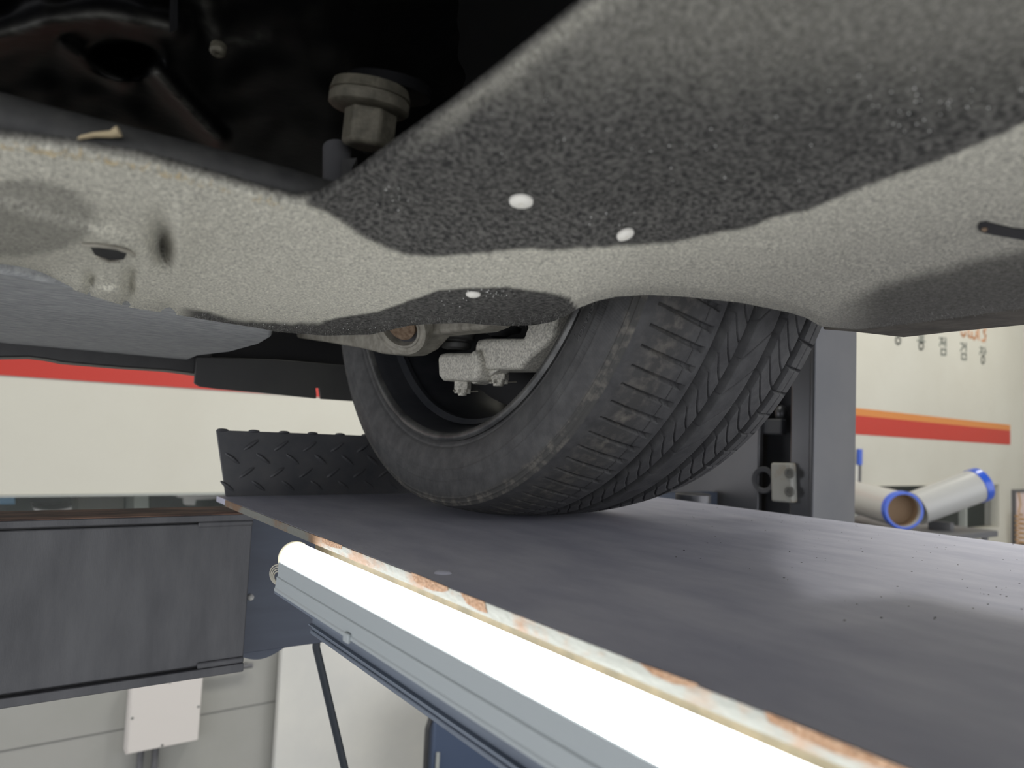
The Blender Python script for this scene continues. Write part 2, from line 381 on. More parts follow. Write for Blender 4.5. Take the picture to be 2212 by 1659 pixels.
def wet_shade_mask(x, y):
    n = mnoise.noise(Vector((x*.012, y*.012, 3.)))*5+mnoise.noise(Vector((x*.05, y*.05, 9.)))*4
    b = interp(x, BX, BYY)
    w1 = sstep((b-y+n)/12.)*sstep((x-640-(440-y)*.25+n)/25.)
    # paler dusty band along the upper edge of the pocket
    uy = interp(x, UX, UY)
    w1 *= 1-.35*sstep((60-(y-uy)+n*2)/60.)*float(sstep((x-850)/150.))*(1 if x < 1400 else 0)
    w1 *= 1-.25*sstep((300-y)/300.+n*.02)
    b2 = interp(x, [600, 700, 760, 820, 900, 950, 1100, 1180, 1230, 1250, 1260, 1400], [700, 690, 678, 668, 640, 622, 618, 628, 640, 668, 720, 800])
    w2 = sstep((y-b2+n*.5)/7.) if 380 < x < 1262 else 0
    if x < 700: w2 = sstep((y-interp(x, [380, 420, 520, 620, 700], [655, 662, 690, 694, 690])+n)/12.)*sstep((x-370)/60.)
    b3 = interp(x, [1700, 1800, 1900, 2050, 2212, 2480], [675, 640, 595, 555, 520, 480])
    w3 = .8*sstep((y-b3+n)/40.)*sstep((x-1760)/160.)  # darker below the right-hand fold
    w4 = .5*sstep((1-math.hypot((x-20)/215., (y-470)/92.)+n*.012)/.22)+.4*sstep((y-(600+.12*x))/20.)*(x < 180)*0  # darker bay at the left
    w5 = .75*math.exp(-(((x-352-(y-530)*.15)/17.)**2+((y-528)/44.)**2))  # shade of the dimple painted in, following its hollow
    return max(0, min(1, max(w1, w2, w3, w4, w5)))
WET_SHADE = np.zeros((NU, NV+4))
for i, x in enumerate(xs):
    ly, uy = lipy[i], upy[i]
    s = np.linspace(0, 1, NV)**1.15
    ys = ly+(uy-ly)*s
    z = felt_z(x, ys)
    for j in range(NV):
        r = ray(x, ys[j]); P[i, j+3] = C+r*z[j]/r[2]
        WET_SHADE[i, j+3] = wet_shade_mask(x, ys[j])
    # the edge curls up and away behind the lip
    e = P[i, 3]; r = ray(x, ly); hd = nrm((r[0], r[1], 0))
    for q, (dh, dz) in enumerate(((.010, .034), (.007, .014), (.0035, .004))):
        P[i, q] = e+hd*dh+np.array([0, 0, dz]); WET_SHADE[i, q] = WET_SHADE[i, 3]
    # and rolls upward at the opening
    P[i, NV+3] = P[i, NV+2]+np.array([0, 0, .006])-0*hd; WET_SHADE[i, NV+3] = 1
felt = grid_obj('undercover', P, m_felt, car, attrs={'wet_shade': WET_SHADE})
felt['label'] = 'grey felt undercover with damp dark patches and painted shade in its dimple'
sol = felt.modifiers.new('thickness', 'SOLIDIFY'); sol.thickness = .0035; sol.offset = -1

def felt_pt(px, py, off=0.0):
    z = float(felt_z(px, py)); r = ray(px, py); p = C+r*z/r[2]
    p1 = C+ray(px+4, py)*float(felt_z(px+4, py))/ray(px+4, py)[2]
    p2 = C+ray(px, py+4)*float(felt_z(px, py+4))/ray(px, py+4)[2]
    n = nrm(np.cross(p1-p, p2-p))
    if n[2] > 0: n = -n
    return p+n*off, n
for px, py, r in ((1126, 433, .0056), (1350, 505, .0044), (1022, 634, .0046)):
    p, n = felt_pt(px, py)
    MB().lathe(p, n, [(-.003, r*.5), (0, r), (.0012, r*.98), (.0022, r*.6), (.0024, r*.25), (.0014, r*.2), (.0014, 0)], 28).build('push_pin', m_clip, felt, smooth=True)
mb = MB()
drops = []
for cx_, cy_, sx, sy, n in ((855, 420, 40, 40, 12), (1060, 632, 75, 12, 34), (960, 650, 40, 14, 8), (1960, 240, 150, 70, 40), (1330, 480, 40, 22, 8), (1150, 250, 160, 110, 12), (1500, 300, 260, 130, 16), (690, 705, 110, 8, 26)):
    for k in range(n):
        x = random.gauss(cx_, sx*.6); y = random.gauss(cy_, sy*.6)
        if y > interp(x, LX, LY)-5 or y < interp(x, UX, UY)+5: continue
        p, nn = felt_pt(x, y, .0003); mb.ball(p, random.uniform(.0002, .00042), 6)
o = mb.build('water_droplets', m_water, felt, smooth=True); tag(o, kind='stuff')
# oval vent with a flap at the left
def poly_on_felt(pts, off): return [felt_pt(x, y, off)[0] for x, y in pts]
vp = [(192, 526), (240, 530), (276, 540), (268, 558), (238, 560), (205, 548)]
MB().prism(poly_on_felt(vp, .0006), (0, 0, .003)).build('vent_hole', m_void, felt)
MB().tube([felt_pt(x, y, .0012)[0] for x, y in ((180, 524), (215, 525), (250, 530), (278, 539), (289, 548))], .0011, 10).build('vent_lip', m_arm, felt, smooth=True)
MB().tube([felt_pt(x, y, .0010)[0] for x, y in ((212, 553), (235, 562), (258, 561))], .0008, 10).build('vent_lip', m_arm, felt, smooth=True)
# slot at the right with a pin end in it
sp = [(2111, 488), (2116, 479), (2128, 477), (2155, 484), (2190, 492), (2245, 498), (2245, 523), (2190, 513), (2155, 507), (2125, 501), (2114, 496)]
MB().prism(poly_on_felt(sp, .0006), (0, 0, .003)).build('slot', m_void, felt)
p, n = felt_pt(2126, 491, .001); MB().ball(p, .0012, 10).build('slot_pin', m_brown, felt, smooth=True)
# lint caught along the upper edge
mb = MB()
for k in range(110):
    x = random.uniform(0, 620); y = interp(x, UX, UY)
    p, n = felt_pt(x, y+random.uniform(0, 10), .0005)
    q = p+np.array([random.gauss(0, .002), random.gauss(0, .002), random.uniform(.0003, .002)])
    mb.tube([p, (p+q)/2+np.random.normal(0, .0005, 3), q], .00016 if k % 9 else .0004, 5)
o = mb.build('lint', m_straw, felt, smooth=True); tag(o, kind='stuff')
# loose fibres all over the felt edge
mb = MB()
for k in range(3800):
    x = random.uniform(0, 2212); ly = interp(x, LX, LY); y = ly-abs(random.gauss(0, 12))
    p, n = felt_pt(x, y); d = np.random.normal(0, 1, 3)*.0011+n*.0010
    a = nrm(np.cross(d, [0.3, .8, .5]))*.00009
    mb.add([p-a, p+a, p+d], [(0, 1, 2)])
m_fib = mat('felt_fibre', (0.26, 0.255, 0.235), 0.9)
o = mb.build('felt_fibres', m_fib, felt); tag(o, kind='stuff')

# ---- smooth felt tray further forward -------------------------------------
zt = C[2]+.083
tp = [(-800, 430), (-800, 660), (0, 746), (60, 762), (150, 774), (260, 786), (365, 791), (395, 783), (430, 768), (500, 760), (560, 744), (586, 729), (587, 712), (470, 675), (250, 640)]
MB().prism([onz(x, y, zt) for x, y in tp], (0, 0, .012)).build('front_tray', m_felt_smooth, car, bevel=.003)
# black valance below/behind it
def outline_y(name, pts, y, t, m, bev=.0, parent=car):
    return MB().prism([ony(px, py, y) for px, py in pts], (0, t, 0)).build(name, m, parent, bevel=bev)
outline_y('bumper_valance', [(-900, 690), (-900, 745), (-260, 768), (0, 777), (60, 776), (95, 780), (130, 787), (250, 797), (345, 803), (372, 806), (440, 815), (440, 700)], 1.12, -.05, m_black_plastic, .002)
# air deflector plate in front of the wheel, with its slot
dz = [(424, 771), (600, 778), (748, 790), (769, 867), (694, 862), (692, 852), (690, 838), (682, 838), (684, 853), (683, 861), (560, 848), (470, 840), (432, 835), (420, 828)]
outline_y('air_deflector', dz, 1.06, .006, m_deflector, .0008)
outline_y('deflector_bracket', [(380, 700), (424, 771), (600, 777), (752, 790), (830, 800), (830, 690), (500, 690)], 1.10, .02, m_void)

# ---- sill strip behind the wheel -------------------------------------------
sp = [(1776, 712), (1841, 717), (1951, 729), (2060, 717), (2212, 702), (3200, 590), (3200, 545), (2212, 662), (1900, 703)]
pts = []
for px, py in sp:
    z = interp(px, [1770, 2480], [.0965, .103]); r = ray(px, py); pts.append(C+r*z/r[2])
MB().prism(pts, (.03, .01, .05)).build('sill_flange', m_sill, car, bevel=.0012)

# ---- body shell that carries all this ----------------------------------------
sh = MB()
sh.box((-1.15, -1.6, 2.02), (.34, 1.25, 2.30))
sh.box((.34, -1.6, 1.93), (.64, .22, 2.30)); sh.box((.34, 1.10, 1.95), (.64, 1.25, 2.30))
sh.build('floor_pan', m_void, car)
mb = MB()
arch = [(TY+.405*math.cos(t), TZ+.405*math.sin(t)) for t in np.linspace(-.1, PI+.1, 40)]
prof = [np.array([.34, y, z]) for y, z in arch]+[np.array([.34, y, z]) for y, z in [(TY+(.412)*math.cos(t), TZ+.412*math.sin(t)) for t in np.linspace(PI+.1, -.1, 40)]]
mb.prism(prof, (.30, 0, 0)).build('wheel_arch_liner', m_black_matte, car)
body = [(-1.6, 1.93)]+[(TY-.40*math.cos(t), TZ+.40*math.sin(t)) for t in np.linspace(0, PI, 32)]+[(1.25, 1.93), (1.25, 2.55), (.9, 2.70), (-1.6, 2.72)]
m_body = mat('silver_body_paint', (0.35, 0.36, 0.38), 0.25, metal=0.6)
MB().prism([(.64, y, z) for y, z in body], (.012, 0, 0)).build('fender', m_body, car)
MB().box((-1.15, -1.6, 2.30), (.64, 1.25, 2.70)).build('engine_bay', m_void, car)

# ---- black cavity seen through the opening -------------------------------------
gx = np.linspace(-900, 1800, 360); gy = np.linspace(-800, 520, 240)
CP = np.zeros((360, 240, 3)); CD = np.zeros((360, 240))
def ridge(x, y, pts, w_, a):
    d = 1e9
    for (x0, y0), (x1, y1) in zip(pts[:-1], pts[1:]):
        t = max(0, min(1, ((x-x0)*(x1-x0)+(y-y0)*(y1-y0))/((x1-x0)**2+(y1-y0)**2)))
        d = min(d, math.hypot(x-x0-t*(x1-x0), y-y0-t*(y1-y0)))
    return a*math.exp(-(d/w_)**2)
for i, x in enumerate(gx):
    for j, y in enumerate(gy):
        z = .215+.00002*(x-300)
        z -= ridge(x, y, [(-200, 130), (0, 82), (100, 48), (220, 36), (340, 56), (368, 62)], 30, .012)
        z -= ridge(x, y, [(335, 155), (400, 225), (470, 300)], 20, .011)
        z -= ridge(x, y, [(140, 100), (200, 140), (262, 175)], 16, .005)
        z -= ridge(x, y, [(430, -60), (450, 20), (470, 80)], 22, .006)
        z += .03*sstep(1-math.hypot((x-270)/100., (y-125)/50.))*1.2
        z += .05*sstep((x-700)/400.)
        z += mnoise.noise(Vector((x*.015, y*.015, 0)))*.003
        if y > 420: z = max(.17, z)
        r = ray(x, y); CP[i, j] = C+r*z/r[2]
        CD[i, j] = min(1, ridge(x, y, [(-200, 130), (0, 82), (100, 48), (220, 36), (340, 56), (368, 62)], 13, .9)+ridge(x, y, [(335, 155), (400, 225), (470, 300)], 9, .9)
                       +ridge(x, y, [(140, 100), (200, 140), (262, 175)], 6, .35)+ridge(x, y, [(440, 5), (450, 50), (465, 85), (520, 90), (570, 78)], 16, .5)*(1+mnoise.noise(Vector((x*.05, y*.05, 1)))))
o = grid_obj('subframe', CP, m_cavity, car, attrs={'crest_light': CD})
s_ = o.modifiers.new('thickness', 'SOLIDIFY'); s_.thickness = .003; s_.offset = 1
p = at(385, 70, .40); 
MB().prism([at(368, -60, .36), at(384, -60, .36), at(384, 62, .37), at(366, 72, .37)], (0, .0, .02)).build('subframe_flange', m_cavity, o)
c_ = at(470, 112, .385)
MB().lathe(c_, (-.15, -.3, -1), [(-.004, .0042), (0, .0042), (.0014, .003), (.0016, .0014), (.0004, .0012), (.0004, 0)], 24).build('small_screw', m_boltm, o, smooth=True)

# ---- bar across the opening ------------------------------------------------------
bl = [(-900, 60, .27, .0135), (-500, 150, .29, .0135), (-220, 212, .31, .0135), (0, 262, .315, .0125), (130, 296, .32, .0122), (260, 326, .325, .012), (400, 358, .333, .0115), (520, 386, .342, .011), (620, 408, .35, .0100), (700, 424, .36, .0085), (760, 438, .37, .0075)]
MB().tube([at(a, b, d) for a, b, d, r in bl], [r for *_, r in bl], 28).build('rubber_bar', m_rubber_bar, car, smooth=True)
def bar_pt(x, off):
    b = interp(x, [q[0] for q in bl], [q[1] for q in bl]); d = interp(x, [q[0] for q in bl], [q[2] for q in bl])
    return at(x, b+off, d-.0118)
MB().tube([at(160, 312, .3095), at(176, 297, .3088), at(205, 291, .3085), (at(240, 290, .3085)), at(258, 284, .309)], [.0008, .0010, .0012, .0016, .0026], 8).build('glue_smear', m_straw, car, smooth=True)

# ---- flanged bolt --------------------------------------------------------------------
ax = nrm((.03, .20, -1)); bc = at(797, 234, .395)
MB().lathe(bc, ax, [(-.012, .0), (-.012, .0205), (-.0065, .0222), (-.006, .0208), (-.005, .0208), (-.0045, .0222), (0, .0222), (.0015, .0205), (.0018, .013), (.0018, 0)], 48).build('washer', m_boltm, car, smooth=True)
hx = MB(); hx.lathe(bc+nrm((1,0,0))*.0015, ax, [(0, .0148), (.0195, .0148), (.0215, .0128), (.0215, 0)], 6); hb = hx.build('bolt_head', m_boltm, car, bevel=.0012)
mk = MB()
for dx_, dy_ in ((-.005, -.004), (-.001, -.006), (.006, .002), (.002, .006)):
    q = bc+ax*.0216+np.array([dx_+.0015, dy_, 0]); mk.box(q-np.array([.0014, .0003, .0003]), q+np.array([.0014, .0003, .0003]))
mk.build('head_marking', m_void, hb)
# washer plate and lug behind it
MB().lathe(bc-ax*.013+np.array([.012, .004, 0]), ax, [(-.006, 0), (-.006, .024), (0, .024), (0, 0)], 36).build('bolt_seat', m_cavity, car, smooth=True)
q = at(735, 370, .40)
MB().tube([at(728, 320, .41), at(728, 420, .40)], .008, 20).build('cable_lug', m_black_matte, car, smooth=True)
MB().prism([at(740, 342, .395), at(772, 340, .395), (at(760, 362, .395)), at(756, 400, .39), at(736, 400, .39)], (.004, .008, 0)).build('bracket', m_rubber_bar, car, bevel=.0006)

# ---- tyre ---------------------------------------------------------------------------------
def crown(a): return TR-.0125*np.abs((a-.1165)/.1165)**2.6
side_in = [(.016, .246), (.004, .2525), (-.002, .259), (-.006, .267), (-.0085, .276), (-.0098, .287), (-.0092, .297), (-.0075, .305), (-.0052, .3115), (-.0035, .3155), (-.0015, .3190), (0.0, .3213)]
sA = np.array(side_in)
def dens(pts, step):
    out = []
    for p, q in zip(pts[:-1], pts[1:]):
        n = max(1, int(np.linalg.norm(q-p)/step)); out += [p+(q-p)*k/n for k in range(n)]
    out.append(pts[-1]); return np.array(out)
# smooth the sidewall by Catmull-Rom like resampling
tt = np.arange(len(sA)); t2 = np.linspace(0, len(sA)-1, 75)
def crs(p, t):
    i = np.clip(np.floor(t).astype(int), 0, len(p)-2); u = (t-i)[:, None]
    p0 = p[np.clip(i-1, 0, len(p)-1)]; p1 = p[i]; p2 = p[i+1]; p3 = p[np.clip(i+2, 0, len(p)-1)]
    return .5*((2*p1)+(-p0+p2)*u+(2*p0-5*p1+4*p2-p3)*u**2+(-p0+3*p1-3*p2+p3)*u**3)
sin_ = crs(sA, t2)
WT = .233
ta = np.arange(.0012, WT, .0008); tr = np.stack([ta, crown(ta)], 1)
sout = sin_[::-1].copy(); sout[:, 0] = WT+.001-sout[:, 0]
sout = sout[::3]
prof = np.concatenate([sin_, tr, sout]); n_in = len(sin_); n_tr = len(tr)
th_f = np.arange(-125, 18, .15); th_c = np.arange(18, 235, 1.0)
th = np.radians(np.concatenate([th_f, th_c])); thd = np.degrees(th)
A = np.broadcast_to(prof[None, :, 0], (len(th), len(prof))).copy(); R_ = np.broadcast_to(prof[None, :, 1], A.shape).copy()
TH = np.broadcast_to(thd[:, None], A.shape)
is_tr = np.zeros(len(prof), bool); is_tr[n_in:n_in+n_tr] = True
D = np.zeros_like(A); DUST = np.zeros_like(A)
def cut(x, c, hw, soft): return 1-sstep((np.abs(x-c)-hw)/soft)
tread = is_tr[None, :]
for g in (.084, .116, .1535, .198): D -= tread*.0080*cut(A, g, .0052, .0010)
D -= tread*.0022*cut(A, .061, .0004, .0009)
D -= tread*.0018*cut(A, .2195, .0004, .0009)
PITCH = 3.15
def slot(u0, u1, w0, w1, slant, ph, pitch, depth, curve=0., mask=None):
    """lateral cut from axial u0 to u1, half widths w0..w1 in metres, slant degrees over its length"""
    s = (A-u0)/(u1-u0); inside = (s > -.02) & (s < 1.02); s = np.clip(s, 0, 1)
    c = ph-slant*s-curve*np.sin(s*PI*.5)
    d = ((TH-c+pitch/2) % pitch)-pitch/2
    dm = np.abs(np.radians(d)*TR); hw = w0+(w1-w0)*s
    return inside*tread*depth*(1-sstep((dm-hw)/.0009))
D -= slot(.012, .071, .0003, .0019, 1.9, -28.4, PITCH, .0045)
D -= slot(.0895, .111, .0003, .0005, 2.4, -26.8, PITCH, .0026, curve=2.4)
D -= slot(.1215, .148, .0004, .0004, -5.5, -31, PITCH*2, .0020)
D -= slot(.1590, .192, .0004, .0004, 3.0, -26.2, PITCH, .0022, curve=2.6)
D -= slot(.2030, .233, .0005, .0009, .9, -26.4, PITCH*1.5, .0050)
# small wear dots
# sidewall: ribbed ribbon, rings and fine hatch
sw = ~is_tr[None, :] & (A < .05)
def band(r0, r1): return sw & (R_ > r0) & (R_ < r1)
D_s = np.zeros_like(A)
D_s += band(.2865, .2945)*.00045*(np.cos(np.radians(TH)*920) > 0)
D_s += sw*.0011*(cut(R_, .2862, .0003, .0004)+cut(R_, .2950, .0003, .0004))
D_s += band(.2965, .312)*.00022*np.cos(np.radians(TH)*760+R_*900)
D_s += sw*.0009*cut(R_, .3135, .0006, .0006)
D_s += sw*.0008*cut(R_, .3180, .0004, .0005)
D_s -= sw*.0010*cut(R_, .2600, .0008, .0008)
PA = A-D_s; PR = R_+D
TP = np.stack([TX+PA, TY-PR*np.cos(np.radians(TH)), TZ+PR*np.sin(np.radians(TH))], -1)
# flattened where it stands
low = TP[..., 2] < DZ+.0004; TP[..., 2] = np.where(low, DZ+.0004, TP[..., 2])
DUST = tread*np.clip(1-np.abs(A-.032)/.030, 0, 1)*.95+sw*sstep((R_-.309)/.006)*.9+sw*.10
DUST = np.clip(DUST, 0, 1)
tyre = grid_obj('tyre', TP, m_tyre, car, flip=False, attrs={'dust': DUST}, closed=True)
tyre['label'] = 'black low-profile tyre with dusty inner shoulder'
# raised writing on the sidewall, following the circle
def side_text(s, r0, th0, size, name):
    cu = bpy.data.curves.new('txt', 'FONT'); cu.body = s; cu.size = size; cu.extrude = .00035; cu.space_character = 1.25
    to = bpy.data.objects.new('txt', cu); col.objects.link(to)
    bpy.context.view_layer.update()
    me = bpy.data.meshes.new_from_object(to.evaluated_get(bpy.context.evaluated_depsgraph_get()))
    bpy.data.objects.remove(to)
    for v in me.vertices:
        u, q, e = v.co
        r = r0+q; t = math.radians(th0)+u/r0
        k = interp(r, sA[:, 1], sA[:, 0])
        v.co = (TX+k-e-.0003, TY-r*math.cos(t), TZ+r*math.sin(t))
    me.materials.clear(); me.materials.append(m_tyre_print)
    o = bpy.data.objects.new(name, me); col.objects.link(o); o.parent = tyre
    return o
side_text('NOTANG+SEL', .2755, -36.2, .0062, 'sidewall_print')
side_text('1', .268, -36.4, .0050, 'sidewall_print')
side_text('1', .2615, -31.5, .0050, 'sidewall_print')

# ---- wheel rim ----------------------------------------------------------------------------
rimp = [(.235, .246), (.229, .2535), (.226, .252), (.222, .244), (.205, .238), (.15, .226), (.11, .224), (.07, .226), (.045, .232), (.026, .238), (.014, .2405), (.008, .2425), (.0035, .2445)]
wheel = MB().lathe((TX, TY, TZ), (1, 0, 0), rimp, 140).build('wheel_rim', m_rim, car, smooth=True)
MB().lathe((TX, TY, TZ), (1, 0, 0), [(.0035, .2440), (-.0005, .2455), (-.0022, .2485), (-.0022, .2520), (-.0005, .2542), (.003, .2545), (.006, .2530), (.007, .250)], 180).build('rim_flange', m_rim_edge, wheel, smooth=True)
MB().lathe((TX, TY, TZ), (1, 0, 0), [(.030, .2345), (.036, .2285), (.042, .2285), (.046, .2335)], 140).build('rim_hump', m_rim, wheel, smooth=True)
for k in range(5):
    t = 2*PI*k/5+.3
    mb = MB()
    for dt in (-.14, .14):
        u = np.array([0, math.cos(t+dt), math.sin(t+dt)]); v_ = np.array([0, -math.sin(t), math.cos(t)]); c0 = np.array([TX+.205, TY, TZ])
        mb.prism([c0+u*.05-v_*.018, c0+u*.05+v_*.018, c0+u*.238+v_*.014, c0+u*.238-v_*.014], (.02, 0, 0))
    mb.build('spoke', m_rim, wheel, bevel=.003)
MB().lathe((TX, TY, TZ), (1, 0, 0), [(.20, 0), (.20, .07), (.225, .07), (.225, 0)], 40).build('wheel_hub', m_rim, wheel, smooth=True)
brake = MB().lathe((TX, TY, TZ), (1, 0, 0), [(.135, .05), (.135, .172), (.141, .172), (.150, .172), (.156, .172), (.156, .05)], 80).build('brake_disc', m_boltm, car, smooth=True)
MB().lathe((TX, TY, TZ), (1, 0, 0), [(.120, .03), (.118, .120), (.110, .207), (.185, .207), (.185, .210), (.108, .211), (.124, .122), (.126, .03)], 80).build('dust_shield', m_void, car, smooth=True)  # made oversize with a deep lip to keep the rim interior dark

# ---- suspension -------------------------------------------------------------------------------
def outline_x(name, pts, x, t, m, bev=.0, seg=3, parent=car):
    o = MB().prism([onx(px, py, x) for px, py in pts], (t, 0, 0)).build(name, m, parent, smooth=True)
    if bev:
        b = o.modifiers.new('bevel', 'BEVEL'); b.width = bev; b.segments = seg; b.limit_method = 'ANGLE'; b.angle_limit = math.radians(50)
    return o
kn = outline_x('steering_knuckle', [(1024, 742), (1030, 733), (1045, 730), (1128, 730), (1136, 708), (1136, 640), (1200, 640), (1196, 700), (1190, 725), (1176, 744), (1140, 772), (1128, 786), (1124, 798), (1030, 799), (1022, 780)],
               .425, .040, m_cast, .006, 4)
kn['label'] = 'speckled cast grey knuckle'
outline_x('ball_joint_lug', [(943, 772), (948, 764), (960, 761), (1012, 761), (1024, 752), (1032, 780), (1030, 816), (1022, 823), (952, 822), (945, 812)], .415, .034, m_cast, .006, 4, kn)
outline_x('knuckle_web', [(1018, 798), (1075, 798), (1055, 812), (1028, 826), (1018, 830)], .430, .02, m_cast, .002, 2, kn)
def vjoint(px, py, x, r, parts, name, m):
    c0 = onx(px, py, x)
    return c0
def nut(px, py, x, r):
    c0 = onx(px, py, x)
    n = MB().lathe(c0, (0, 0, -1), [(-.004, r*1.55), (-.001, r*1.5), (.0015, r*1.1), (.0015, r)], 32)
    nn = n.build('nut_washer', m_cast, kn, smooth=True)
    b = MB().lathe(c0, (0, 0, -1), [(.0, r*1.0), (.0105, r*1.0), (.0105, 0)], 6).build('castle_nut', m_cast, kn, bevel=.0006)
    cr = MB()
    for k in range(6):
        a = k*PI/3+.3
        cr.box(c0+np.array([math.cos(a)*r*.72-.0018, math.sin(a)*r*.72-.0018, -.0150]), c0+np.array([math.cos(a)*r*.72+.0018, math.sin(a)*r*.72+.0018, -.010]))
    cr.build('nut_crown', m_cast, b, bevel=.0004)
    MB().lathe(c0, (0, 0, -1), [(.010, r*.55), (.0175, r*.5), (.018, 0)], 20).build('stud_end', m_cast, kn, smooth=True)
    MB().tube([c0+np.array([-r*1.2, .001, -.0125]), c0+np.array([0, 0, -.0125]), c0+np.array([r*1.2, -.002, -.0122]), c0+np.array([r*1.9, -.004, -.0112])], .0009, 8).build('cotter_pin', m_arm, kn, smooth=True)
nut(1000, 822, .432, .0098); nut(1078, 800, .445, .0115)
def boot(px, py, x, prof, name='rubber_boot', m=m_black_plastic):
    c0 = onx(px, py, x); return MB().lathe(c0, (0, 0, 1), prof, 36).build(name, m, kn, smooth=True)
m_boot = mat('dusty_boot', (0.05, 0.05, 0.047), 0.6, var=(0.08, 0.08, 0.075), scale=60)
boot(985, 756, .43, [(0, .010), (.002, .017), (.007, .018), (.0095, .014), (.011, .014), (.013, .021), (.021, .022), (.023, .020), (.030, .020)], m=m_boot)
boot(1078, 728, .445, [(0, .009), (.002, .012), (.004, .014), (.006, .024), (.010, .025), (.012, .022), (.025, .022)], m=m_black_plastic)
# lower arm reaching from the front tray to the wheel, with its bushing
arm = MB()
armo = [(560, 716), (590, 722), (700, 738), (780, 752), (820, 763), (850, 766), (880, 764), (905, 750), (930, 722), (985, 716), (1030, 712), (1060, 700), (1060, 670), (560, 670)]
lo = outline_x('lower_arm', armo, .372, .026, m_arm, .004, 3)
lo['label'] = 'dusty tan alloy lower arm'
bc2 = onx(868, 702, .345)
axb = nrm((-1, -.55, -.75))
MB().lathe(bc2, axb, [(-.010, .0330), (.004, .0335), (.0065, .0325), (.007, .0300), (.0052, .0285), (.0052, .0255), (.0062, .0245), (.0062, .0222), (-.004, .0216)], 56).build('bushing_ring', m_arm, lo, smooth=True)
MB().lathe(bc2, axb, [(-.003, .0218), (-.003, .015)], 40).build('bushing_rubber', m_black_matte, lo, smooth=True)
MB().lathe(bc2+axb*.002, axb, [(-.006, .0170), (0, .0170), (.0015, .014), (.0015, 0)], 36).build('bushing_bolt', m_brown, lo, smooth=True)
MB().tube([onx(560, 690, .40), onx(760, 712, .45), onx(960, 718, .47)], .010, 18).build('track_rod', m_boot, car, smooth=True)
settle(car)

# ================================================================== THE LIFT
X0 = .2205; X1 = .872; Y1 = .862
lift = thing('lift_runway', 'grey steel lift deck with a rusty cream edge carrying the tyre', 'car lift', ((X0+X1)/2, -.3, DZ-.1))
MB().box((X0+.0012, -1.6, DZ-.0065), (X1, Y1+.045, DZ)).build('deck_plate', m_deck, lift)
ed = MB().box((X0-.0002, -1.6, DZ-.0072), (X0+.0012, Y1, DZ-.0002)).build('deck_edge', m_rust_edge, lift)
# flakes of bare rust where the paint came off the edge
def flake(pts):
    MB().prism([onx(a, b, X0-.0006) for a, b in pts], (.0005, 0, 0)).build('rust_flake', m_rust_flake, ed)
flake([(694, 1161), (738, 1178), (737, 1186), (716, 1182), (696, 1172)])
flake([(888, 1236), (925, 1251), (966, 1268), (968, 1276), (955, 1279), (935, 1276), (912, 1266), (896, 1256)])
flake([(994, 1280), (1046, 1300), (1052, 1325), (1032, 1318), (1008, 1304)])
flake([(1380, 1432), (1420, 1446), (1508, 1478), (1500, 1484), (1455, 1478), (1410, 1458)])
flake([(1650, 1536), (1800, 1597), (1960, 1662), (1930, 1668), (1790, 1622), (1660, 1560)])
MB().box((.2345, -1.6, 1.5735), (.2395, .605, DZ-.0065)).build('side_web', m_web, lift)
MB().box((.2330, -1.6, 1.5700), (.2600, .605, 1.5735)).build('bottom_flange', m_web, lift, bevel=.0008)
MB().box((.2310, -1.6, 1.5775), (.2345, .605, 1.5785)).build('weld_bead', m_web, lift)
MB().box((.1925, -1.6, 1.6125), (.2345, .583, 1.6160)).build('lamp_shelf', m_web, lift)
MB().box((.2325, -1.6, 1.632), (.2345, .604, DZ-.0066)).build('rusty_strip', m_shelf, lift)
MB().box((X1-.005, -1.6, 1.5735), (X1, Y1+.004, DZ-.0065)).build('side_web', m_web, lift)
# wheel stop of tread plate at the deck end
WS = MB()
p00 = np.array([.2315, .900, DZ-.002]); p01 = np.array([.2150, .902, 1.7385])
q00 = np.array([X1, .915, DZ-.002]); q01 = np.array([X1, .917, 1.7385])
WS.prism([p00, q00, q01, p01], (0, .005, 0))
mb = WS
for r in range(3):
    for k in range(17):
        for s in (0, 1):
            u = .232+.0375*k+(.0187 if s else 0)+.003*r; z = DZ+.012+.034*r-(.017 if s else 0)
            if z < DZ+.004 or z > 1.735: continue
            cc = np.array([u, .9005+.015*(u-.23)/.64, z]); dd = nrm((1, .023, -.75 if not s else .75)); nn = nrm(np.cross(dd, (0, 1, 0)))
            v = []; L = .0115
            ring = [(math.cos(a)*L*dd+math.sin(a)*.0026*nn) for a in np.linspace(0, 2*PI, 13)[:-1]]
            v = [cc+q for q in ring]+[cc+q*.45+np.array([0, -.0016, 0]) for q in ring]
            mb.add(v, [(i, (i+1) % 12, 12+(i+1) % 12, 12+i) for i in range(12)]+[tuple(range(12, 24))])
for k in range(9): mb.ball((.222+.0375*k, .903, 1.7388), .0045, 10, (1.6, .6, .45))
mb.build('wheel_stop', m_diamond, lift, bevel=.0006)
MB().lathe(onz(957, 1238, DZ), (0, 0, 1), [(0, .0058), (.0008, .0048), (.0015, .0035), (.0017, 0)], 24).build('paint_blister', m_deck, lift, smooth=True)
mb = MB()
for k in range(110):
    px = random.uniform(1450, 2212); lo_ = 1075+(px-1441)*.13
    py = lo_+abs(random.gauss(0, 90)); 
    if py > 1400: continue
    p = onz(px, py, DZ+.0001); mb.ball(p, random.uniform(.0002, .0007), 6, (1.6, 1, .35))
o = mb.build('grit', m_void, lift, smooth=True); tag(o, kind='stuff')
settle(lift)

